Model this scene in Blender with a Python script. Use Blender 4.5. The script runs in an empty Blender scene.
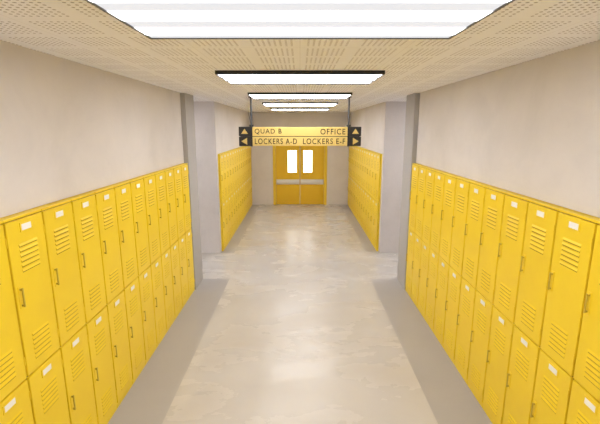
import bpy, bmesh, math
from mathutils import Vector, Matrix
S = bpy.context.scene
COL = S.collection
try:
    S.view_settings.view_transform = 'Standard'
    S.view_settings.look = 'None'
except Exception: pass

H_CEIL = 2.71; H_LOCK = 1.806; EYE = 2.265

# ---------------------------------------------------------------- materials
def mat(name, col, rough=.5, metal=0, spec=.5):
    m = bpy.data.materials.new(name); m.use_nodes = True
    b = m.node_tree.nodes['Principled BSDF']
    b.inputs['Base Color'].default_value = (*col, 1)
    b.inputs['Roughness'].default_value = rough
    b.inputs['Metallic'].default_value = metal
    b.inputs['Specular IOR Level'].default_value = spec
    return m
def N(m, t): return m.node_tree.nodes.new(t)
def L(m, a, b): m.node_tree.links.new(a, b)
def bsdf(m): return m.node_tree.nodes['Principled BSDF']
def ramp(m, stops):
    r = N(m, 'ShaderNodeValToRGB'); e = r.color_ramp.elements
    e[0].position, e[0].color = stops[0][0], (*stops[0][1], 1)
    e[1].position, e[1].color = stops[-1][0], (*stops[-1][1], 1)
    for p, c in stops[1:-1]:
        x = e.new(p); x.color = (*c, 1)
    return r
def noise(m, scale, detail=5, rough=.6, vec=None, dist=0):
    n = N(m, 'ShaderNodeTexNoise'); n.inputs['Scale'].default_value = scale
    n.inputs['Detail'].default_value = detail; n.inputs['Roughness'].default_value = rough
    n.inputs['Distortion'].default_value = dist
    if vec: L(m, vec, n.inputs['Vector'])
    return n
def mapping(m, sc):
    g = N(m, 'ShaderNodeNewGeometry'); mp = N(m, 'ShaderNodeMapping')
    mp.inputs['Scale'].default_value = sc
    L(m, g.outputs['Position'], mp.inputs['Vector']); return mp.outputs['Vector']
def mixc(m, mode, fac, a, b):
    x = N(m, 'ShaderNodeMix'); x.data_type = 'RGBA'; x.blend_type = mode
    for val, i in ((fac, 0), (a, 6), (b, 7)):
        if isinstance(val, (int, float)): x.inputs[i].default_value = val
        elif isinstance(val, tuple): x.inputs[i].default_value = (*val, 1)
        else: L(m, val, x.inputs[i])
    return x.outputs[2]
def math_(m, op, a, b=None):
    x = N(m, 'ShaderNodeMath'); x.operation = op
    for i, v in enumerate((a, b)):
        if v is None: continue
        if isinstance(v, (int, float)): x.inputs[i].default_value = v
        else: L(m, v, x.inputs[i])
    return x.outputs[0]
def bump(m, h, strength, dist=.01):
    b = N(m, 'ShaderNodeBump'); b.inputs['Strength'].default_value = strength
    b.inputs['Distance'].default_value = dist
    L(m, h, b.inputs['Height']); L(m, b.outputs[0], bsdf(m).inputs['Normal'])

def plaster(name, c, amt=.06):
    m = mat(name, c, .85, spec=.2)
    v = mapping(m, (1, 1, 1))
    n1 = noise(m, 1.6, 8, .65, v, .4)
    lo = tuple(x*(1-amt) for x in c); hi = tuple(min(1, x*(1+amt*.7)) for x in c)
    r = ramp(m, [(.32, lo), (.5, c), (.7, hi)])
    L(m, n1.outputs[0], r.inputs[0])
    L(m, r.outputs[0], bsdf(m).inputs['Base Color'])
    n2 = noise(m, 14, 8, .7, v)
    bump(m, n2.outputs[0], .22, .02)
    return m
M_wall = plaster('wall_plaster', (.745, .70, .68))
M_pillar = plaster('pillar_paint', (.47, .45, .44), .04)

# concrete floors
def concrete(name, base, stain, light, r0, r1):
    m = mat(name, base, .3)
    v = mapping(m, (1, 1, 1)); v2 = mapping(m, (.75, 1.5, 1))
    n1 = noise(m, .9, 7, .55, v, .3)
    c1 = ramp(m, [(.3, tuple(x*.965 for x in base)), (.5, base), (.72, tuple(min(1, x*1.02) for x in base))])
    L(m, n1.outputs[0], c1.inputs[0])
    n2 = noise(m, 1.15, 12, .62, v2, .3)
    s = ramp(m, [(.48, (0, 0, 0)), (.58, (.45, .45, .45)), (.70, (.85, .85, .85))])
    L(m, n2.outputs[0], s.inputs[0])
    o1 = mixc(m, 'MIX', s.outputs[0], c1.outputs[0], stain)
    n3 = noise(m, 3.0, 12, .75, v, .4)
    s3 = ramp(m, [(.58, (0, 0, 0)), (.74, (.3, .3, .3))])
    L(m, n3.outputs[0], s3.inputs[0])
    o2 = mixc(m, 'MIX', s3.outputs[0], o1, light)
    L(m, o2, bsdf(m).inputs['Base Color'])
    mr = N(m, 'ShaderNodeMapRange'); mr.inputs['From Min'].default_value = .35; mr.inputs['From Max'].default_value = .68
    mr.inputs['To Min'].default_value = r0; mr.inputs['To Max'].default_value = r1
    L(m, n2.outputs[0], mr.inputs['Value']); L(m, mr.outputs[0], bsdf(m).inputs['Roughness'])
    n4 = noise(m, 30, 6, .6, v)
    bump(m, n4.outputs[0], .04, .01)
    return m
M_floor = concrete('polished_concrete', (.575, .54, .50), (.545, .495, .435), (.61, .58, .545), .20, .34)
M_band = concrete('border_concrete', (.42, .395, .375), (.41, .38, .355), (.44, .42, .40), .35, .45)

# perforated ceiling
def ceil_mat():
    m = mat('perforated_ceiling_tile', (.9, .86, .82), .9, spec=.1)
    g = N(m, 'ShaderNodeNewGeometry'); sp = N(m, 'ShaderNodeSeparateXYZ'); L(m, g.outputs['Position'], sp.inputs[0])
    def cell(o, size):
        f = math_(m, 'FRACT', math_(m, 'ADD', math_(m, 'DIVIDE', o, size), 1000.0))
        return math_(m, 'ABSOLUTE', math_(m, 'SUBTRACT', f, .5))
    P = .030
    hx, hy = cell(sp.outputs[0], P), cell(sp.outputs[1], P)
    d = math_(m, 'SQRT', math_(m, 'ADD', math_(m, 'MULTIPLY', hx, hx), math_(m, 'MULTIPLY', hy, hy)))
    hole = math_(m, 'LESS_THAN', d, .23)
    tx, ty = cell(sp.outputs[0], .30), cell(sp.outputs[1], .30)
    tm = math_(m, 'LESS_THAN', math_(m, 'MAXIMUM', tx, ty), .40)
    hole = math_(m, 'MULTIPLY', hole, tm)
    jx, jy = cell(sp.outputs[0], .60), cell(sp.outputs[1], .60)
    jo = math_(m, 'GREATER_THAN', math_(m, 'MAXIMUM', jx, jy), .496)
    n = noise(m, 1.5, 5, .6, g.outputs['Position'])
    r = ramp(m, [(.3, (.96, .95, .995)), (.7, (.98, .97, 1))]); L(m, n.outputs[0], r.inputs[0])
    c = mixc(m, 'MIX', math_(m, 'MULTIPLY', jo, .25), r.outputs[0], (.60, .56, .54))
    c = mixc(m, 'MIX', hole, c, (.50, .455, .47))
    L(m, c, bsdf(m).inputs['Base Color'])
    return m
M_ceil = ceil_mat()

def yellow(name, c, rough=.40, amt=.04, spec=.45):
    m = mat(name, c, rough, spec=spec)
    v = mapping(m, (1, 1, 1))
    n = noise(m, 3.0, 8, .65, v, .3)
    r = ramp(m, [(.32, (c[0]*(1-amt), c[1]*(1-amt*1.6), c[2])), (.62, c)])
    L(m, n.outputs[0], r.inputs[0]); L(m, r.outputs[0], bsdf(m).inputs['Base Color'])
    return m
M_yel = yellow('locker_yellow_enamel', (.94, .68, .024))
M_gap_shade = mat('locker_gap_shade', (.36, .21, .01), .6)  # dark amber carcass front, painting in the shade between the doors
M_slot_shade = mat('louver_slot_shade', (.40, .24, .012), .7)  # strip on the door face under each louver, slot darkness painted as colour
M_handle = mat('locker_handle_paint', (.58, .41, .04), .35)
M_card = mat('label_card', (.93, .92, .90), .6)
M_door = yellow('door_yellow_paint', (.84, .54, .02), .4)
M_frame = yellow('door_frame_paint', (.88, .62, .05), .4)
M_steel = mat('brushed_steel', (.8, .78, .76), .4, .1)
M_black = mat('black_metal', (.018, .017, .018), .4)
M_rod = mat('rod_metal', (.05, .05, .055), .4)
M_signy = mat('sign_yellow', (.70, .51, .16), .6, spec=.2)
M_ink = mat('sign_lettering', (.015, .013, .015), .5, spec=.2)

def emis(name, col, s):
    m = mat(name, (.8, .8, .8)); b = bsdf(m)
    b.inputs['Emission Color'].default_value = (*col, 1); b.inputs['Emission Strength'].default_value = s
    return m
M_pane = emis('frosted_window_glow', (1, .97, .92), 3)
TUBE = 15
def diffuser():
    m = emis('light_diffuser', (.955, .96, 1), 1)
    tc = N(m, 'ShaderNodeTexCoord'); sp = N(m, 'ShaderNodeSeparateXYZ'); L(m, tc.outputs['Object'], sp.inputs[0])
    f = math_(m, 'FRACT', math_(m, 'ADD', math_(m, 'DIVIDE', sp.outputs[1], .245), 10.5))
    d = math_(m, 'ABSOLUTE', math_(m, 'SUBTRACT', f, .5))      # 0 over a tube, .5 between
    mr = N(m, 'ShaderNodeMapRange'); mr.interpolation_type = 'SMOOTHSTEP'
    mr.inputs['From Min'].default_value = .18; mr.inputs['From Max'].default_value = .33
    mr.inputs['To Min'].default_value = TUBE; mr.inputs['To Max'].default_value = .80
    L(m, d, mr.inputs['Value']); L(m, mr.outputs[0], bsdf(m).inputs['Emission Strength'])
    bsdf(m).inputs['Base Color'].default_value = (.05, .05, .05, 1)
    return m
M_diff = diffuser()

# ---------------------------------------------------------------- mesh helpers
class Mesh:
    def __init__(s): s.bm = bmesh.new(); s.mats = []
    def mi(s, m):
        if m not in s.mats: s.mats.append(m)
        return s.mats.index(m)
    def box(s, x0, x1, y0, y1, z0, z1, m, bev=0):
        vs = [s.bm.verts.new(p) for p in ((x0,y0,z0),(x1,y0,z0),(x1,y1,z0),(x0,y1,z0),(x0,y0,z1),(x1,y0,z1),(x1,y1,z1),(x0,y1,z1))]
        i = s.mi(m); fs = []
        for q in ((0,3,2,1),(4,5,6,7),(0,1,5,4),(1,2,6,5),(2,3,7,6),(3,0,4,7)):
            f = s.bm.faces.new([vs[k] for k in q]); f.material_index = i; fs.append(f)
        if bev:
            es = list({e for f in fs for e in f.edges})
            r = bmesh.ops.bevel(s.bm, geom=es, offset=bev, segments=2, affect='EDGES', profile=.5)
            for f in r['faces']: f.material_index = i
        return fs
    def prism(s, pts, axis, a, b, m):
        def P(u, v, w):
            return {'x': (w, u, v), 'y': (u, w, v), 'z': (u, v, w)}[axis]
        A = [s.bm.verts.new(P(u, v, a)) for u, v in pts]; B = [s.bm.verts.new(P(u, v, b)) for u, v in pts]
        n = len(pts); i = s.mi(m); fs = [s.bm.faces.new(A[::-1]), s.bm.faces.new(B)]
        for k in range(n): fs.append(s.bm.faces.new((A[k], A[(k+1) % n], B[(k+1) % n], B[k])))
        for f in fs: f.material_index = i
        bmesh.ops.recalc_face_normals(s.bm, faces=fs)
    def cyl(s, p0, p1, r, m, seg=16):
        p0, p1 = Vector(p0), Vector(p1); d = p1-p0
        M = Matrix.Translation((p0+p1)/2) @ d.to_track_quat('Z', 'Y').to_matrix().to_4x4()
        g = bmesh.ops.create_cone(s.bm, cap_ends=True, segments=seg, radius1=r, radius2=r, depth=d.length, matrix=M)
        i = s.mi(m)
        for f in {f for v in g['verts'] for f in v.link_faces}: f.material_index = i
    def data(s, name):
        me = bpy.data.meshes.new(name); s.bm.to_mesh(me); s.bm.free()
        for m in s.mats: me.materials.append(m)
        return me
    def obj(s, name, parent=None, loc=(0, 0, 0)):
        o = bpy.data.objects.new(name, s.data(name)); COL.objects.link(o); o.location = loc
        if parent: o.parent = parent
        return o
def empty(name, loc=(0, 0, 0)):
    e = bpy.data.objects.new(name, None); e.empty_display_size = .1; COL.objects.link(e); e.location = loc; return e

# ---------------------------------------------------------------- layout
Y0 = -4.0; YP0 = 5.372; YP1 = 5.80; YB = 7.09; YL = 7.20; YF = 11.85
XW = 1.55; XL = 1.50; XP = 1.49
XW2 = 1.47; XL2 = 1.43; XOUT = 4.6; XBACK = 1.95
B1 = 1.08; B2 = 1.22

# floor: single slab with concrete fields
f = Mesh()
f.box(-XOUT-.1, XOUT+.1, Y0-.1, YF+.4, -.12, -.012, M_floor)
f.box(-B1, B1, Y0, YP1, -.012, 0, M_floor)
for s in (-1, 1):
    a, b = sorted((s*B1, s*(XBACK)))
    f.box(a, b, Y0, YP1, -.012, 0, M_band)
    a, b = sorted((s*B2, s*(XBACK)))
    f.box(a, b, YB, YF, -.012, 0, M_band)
f.box(-XOUT, XOUT, YP1, YB, -.012, 0, M_floor)
f.box(-B2, B2, YB, YF+.3, -.012, 0, M_floor)
f.obj('floor')

c = Mesh(); c.box(-XOUT-.1, XOUT+.1, Y0-.1, YF+.4, H_CEIL, H_CEIL+.12, M_ceil); c.obj('ceiling')

for s, side in ((-1, 'left'), (1, 'right')):
    def bx(M_, xa, xb, *r):
        a, b = sorted((s*xa, s*xb)); M_.box(a, b, *r)
    w = Mesh()
    bx(w, XW, XBACK+.1, Y0, YP0-.004, H_LOCK+.004, H_CEIL, M_wall)
    bx(w, 1.84, XBACK+.1, Y0, YP0-.004, 0, H_LOCK+.004, M_wall)
    bx(w, XW, 1.84, Y0, YP0-.309*20-.004, 0, H_LOCK+.004, M_wall)
    w.obj('wall_%s' % side)
    p = Mesh(); bx(p, XP, XBACK+.1, YP0, YP1, 0, H_CEIL, M_pillar); p.obj('pillar_%d' % (1 if s < 0 else 2))  # full-height pillar where the side hall opens
    w = Mesh()
    bx(w, XW2, XOUT, YB, YL-.004, 0, H_CEIL, M_wall)
    bx(w, XW2, XBACK+.1, YL-.004, YF, H_LOCK+.004, H_CEIL, M_wall)
    bx(w, 1.76, XBACK+.1, YL-.004, YF, 0, H_LOCK+.004, M_wall)
    w.obj('wall_%s_far' % side)
    w = Mesh(); bx(w, XBACK+.1, XOUT, YP1-.12, YP1, 0, H_CEIL, M_wall); w.obj('wall_%s_side_hall' % side)
    w = Mesh(); bx(w, XOUT, XOUT+.1, YP1-.12, YB+.1, 0, H_CEIL, M_wall); w.obj('wall_%s_end' % side)
DW = .80; DH = 2.06
w = Mesh()
w.box(-2.05, -DW, YF, YF+.15, 0, H_CEIL, M_wall); w.box(DW, 2.05, YF, YF+.15, 0, H_CEIL, M_wall)
w.box(-DW, DW, YF, YF+.15, DH, H_CEIL, M_wall); w.obj('wall_front')
w = Mesh(); w.box(-2.05, 2.05, Y0-.1, Y0, 0, H_CEIL, M_wall); w.obj('wall_back')

# ---------------------------------------------------------------- lockers
def locker_mesh():
    m = Mesh(); W = .305; D = .28
    # carcass
    m.box(-D, -.016, 0, W, 0, H_LOCK, M_yel)
    fr = m.box(-.0165, -.0155, .002, W-.002, .04, H_LOCK-.012, M_gap_shade)
    m.box(-.018, -.003, 0, W, H_LOCK-.014, H_LOCK, M_yel, .002)      # top rail
    m.box(-.018, -.006, 0, W, 0, .040, M_yel, .002)                  # plinth
    tiers = ((.046, .911), (.921, H_LOCK-.019))
    for z0, z1 in tiers:
        y0, y1 = .0050, W-.0050
        m.box(-.0155, 0, y0, y1, z0, z1, M_yel, .003)
        yc = W/2
        # label holder + card
        zt = z1-.045
        m.box(-.001, .004, yc-.048, yc+.048, zt-.026, zt+.026, M_yel, .0015)
        m.box(.003, .0046, yc-.038, yc+.038, zt-.017, zt+.017, M_card)
        # louvers
        for base, n in ((z1-.135, 6), (z0+.215, 6)):
            for k in range(n):
                z = base-k*.028
                m.box(-.001, .0008, yc-.072, yc+.072, z-.014, z-.004, M_slot_shade)
                m.prism([(0.0, z+.006), (.0045, z-.005), (.0040, z-.008), (0.0, z-.002)], 'y', yc-.075, yc+.075, M_yel)
        # handle: backplate, two posts and pull bar
        zh = (z0+z1)/2+.02; yh = .034
        m.box(-.001, .003, yh-.012, yh+.012, zh-.062, zh+.062, M_yel, .001)
        m.box(.003, .016, yh-.004, yh+.004, zh+.040, zh+.050, M_handle)
        m.box(.003, .016, yh-.004, yh+.004, zh-.050, zh-.040, M_handle)
        m.box(.013, .020, yh-.005, yh+.005, zh-.054, zh+.054, M_handle, .002)
        # hinges on the other side
        for zz in (z0+.10, z1-.10):
            m.cyl((.001, y1-.001, zz-.025), (.001, y1-.001, zz+.025), .0035, M_yel, 8)
    return m.data('locker')
LK = locker_mesh()
def locker(x, y, rot):
    o = bpy.data.objects.new('locker', LK); COL.objects.link(o); o.location = (x, y, 0)
    o.rotation_euler = (0, 0, rot)
P = .309
for k in range(20):
    y = YP0-.002-P*(k+1)
    locker(-XL, y+.002, 0); locker(XL, y+P-.002, math.pi)
for k in range(15):
    y = YL+P*k
    locker(-XL2, y+.002, 0); locker(XL2, y+P-.002, math.pi)

# ---------------------------------------------------------------- ceiling lights
def fixture(x, y0, y1, hw, rot=0):
    yc = (y0+y1)/2; hd = (y1-y0)/2
    e = empty('ceiling_light', (x, yc, H_CEIL)); e.rotation_euler = (0, 0, rot)
    m = Mesh(); t = .010; dz = -.030
    m.box(-hw, hw, -hd, -hd+t, dz, -.001, M_black); m.box(-hw, hw, hd-t, hd, dz, -.001, M_black)
    m.box(-hw, -hw+t, -hd+t, hd-t, dz, -.001, M_black); m.box(hw-t, hw, -hd+t, hd-t, dz, -.001, M_black)
    m.obj('frame', e)
    m = Mesh(); m.box(-hw+t, hw-t, -hd+t, hd-t, -.026, -.006, M_diff); m.obj('diffuser', e)
for y in (-2.73, -.72, 1.27, 3.31, 5.32, 7.33, 9.34):
    fixture(0, y, y+.77, .715 if y < 2 else .67)
for s in (-1, 1): fixture(s*3.0, 6.1, 6.8, .6)

# ---------------------------------------------------------------- hanging sign
YS = 6.03; ZB = EYE-.262; ZT = EYE+.018; ZM = (ZB+ZT)/2; HW = .90; HY = .70
sg = empty('hanging_directional_sign', (0, YS, ZM))
def text(body, x0, x1, zc, hgt, parent):
    cu = bpy.data.curves.new('txt', 'FONT'); cu.body = body; cu.extrude = .001; cu.offset = .006
    cu.space_character = 1.18; cu.resolution_u = 8
    to = bpy.data.objects.new('txt', cu); COL.objects.link(to)
    dg = bpy.context.evaluated_depsgraph_get(); me = bpy.data.meshes.new_from_object(to.evaluated_get(dg))
    bpy.data.objects.remove(to)
    xs = [v.co.x for v in me.vertices]; ys = [v.co.y for v in me.vertices]
    sx = (x1-x0)/(max(xs)-min(xs)); sy = hgt/(max(ys)-min(ys)); mx, my = min(xs), (min(ys)+max(ys))/2
    for v in me.vertices: v.co = Vector((x0+(v.co.x-mx)*sx, -v.co.z, zc+(v.co.y-my)*sy))
    me.materials.clear(); me.materials.append(M_ink)
    o = bpy.data.objects.new('lettering_'+body.lower().replace(' ', '_').replace('-', '_'), me); COL.objects.link(o)
    o.parent = parent; o.location = (0, -.0445, 0); return o
hh = (ZT-ZB)/2
m = Mesh()
m.box(-HY, HY, -.034, .034, -hh+.004, hh-.004, M_black)
for s in (-1, 1):
    a, b = sorted((s*HY, s*HW))
    m.box(a, b, -.040, .040, -hh, -.004, M_black, .004)
    m.box(a, b, -.040, .040, .004, hh, M_black, .004)
    m.box(min(s*HY, s*(HY+.03)), max(s*HY, s*(HY+.03)), -.045, .045, -hh-.006, hh+.006, M_black, .003)
    m.box(a+.02, b-.02, -.03, .03, -.01, .01, M_black)
m.obj('housing', sg)
m = Mesh()
m.box(-HY+.002, HY-.002, -.043, .043, .005, hh-.004, M_signy, .002)
m.box(-HY+.002, HY-.002, -.043, .043, -hh+.004, -.005, M_signy, .002)
m.obj('boards', sg)
RZ = hh/2
text('QUAD B', -.665, -.27, RZ, .082, sg); text('OFFICE', .30, .665, RZ, .082, sg)
text('LOCKERS A-D', -.665, -.045, -RZ, .082, sg); text('LOCKERS E-F', .045, .665, -RZ, .082, sg)
m = Mesh(); xa = .815
for s in (-1, 1):
    for yy0, yy1 in ((-.0435, -.039), (.039, .0435)):
        c0 = s*xa
        m.prism([(c0-.05, RZ-.032), (c0+.05, RZ-.032), (c0, RZ+.042)], 'y', yy0, yy1, M_signy)
        m.prism([(c0+s*.05, -RZ), (c0-s*.035, -RZ+.05), (c0-s*.035, -RZ-.05)], 'y', yy0, yy1, M_signy)
m.obj('arrows', sg)
m = Mesh()
for s in (-1, 1):
    m.cyl((s*.715, 0, hh), (s*.715, 0, H_CEIL-ZM), .013, M_rod)
    m.cyl((s*.715, 0, H_CEIL-ZM-.012), (s*.715, 0, H_CEIL-ZM), .035, M_rod)
    m.box(s*.715-.03, s*.715+.03, -.03, .03, hh, hh+.03, M_rod, .004)
m.obj('hangers', sg)

# ---------------------------------------------------------------- double door
de = empty('double_door', (0, YF, 0))
m = Mesh(); t = .085
m.box(-DW, -DW+t, -.025, .14, .001, DH, M_frame, .004); m.box(DW-t, DW, -.025, .14, .001, DH, M_frame, .004)
m.box(-DW+t, DW-t, -.025, .14, DH-t, DH, M_frame, .004); m.obj('frame', de)
wz0, wz1 = .97, 1.62
for s in (-1, 1):
    m = Mesh(); x0, x1 = .006, DW-t-.006
    wx0, wx1 = .10, .36
    def bx(xa, xb, *r):
        a, b = sorted((s*xa, s*xb)); m.box(a, b, *r)
    bx(x0, wx0, .03, .075, .008, DH-t-.004, M_door); bx(wx1, x1, .03, .075, .008, DH-t-.004, M_door)
    bx(wx0, wx1, .03, .075, .008, wz0, M_door); bx(wx0, wx1, .03, .075, wz1, DH-t-.004, M_door)
    # glazing bead
    for q in ((wx0-.02, wx0, wz0-.02, wz1+.02), (wx1, wx1+.02, wz0-.02, wz1+.02)):
        bx(q[0], q[1], .020, .03, q[2], q[3], M_frame)
    bx(wx0, wx1, .020, .03, wz0-.02, wz0, M_frame); bx(wx0, wx1, .020, .03, wz1, wz1+.02, M_frame)
    # lower raised panel
    bx(x0+.07, x1-.07, .022, .03, .12, .54, M_door)
    # push bar & plate
    bx(x0+.01, x1-.005, .022, .03, .615, .765, M_steel)
    bx(x0+.03, x1-.03, -.03, -.005, .665, .715, M_steel)
    bx(x0+.03, x0+.07, -.005, .022, .655, .725, M_steel); bx(x1-.07, x1-.03, -.005, .022, .655, .725, M_steel)
    m.obj('leaf_%d' % (1 if s < 0 else 2), de)
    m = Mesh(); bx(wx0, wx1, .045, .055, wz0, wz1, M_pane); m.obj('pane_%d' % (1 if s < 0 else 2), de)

# ---------------------------------------------------------------- world, camera
wd = bpy.data.worlds.new('world'); S.world = wd; wd.use_nodes = True
wd.node_tree.nodes['Background'].inputs[0].default_value = (.9, .9, .9, 1)
wd.node_tree.nodes['Background'].inputs[1].default_value = .3
cd = bpy.data.cameras.new('camera'); cd.sensor_width = 36; cd.lens = 24; cd.clip_start = .02
co = bpy.data.objects.new('camera', cd); COL.objects.link(co)
co.location = (0, 0, EYE); co.rotation_euler = (math.radians(90-11.86), 0, 0)
S.camera = co
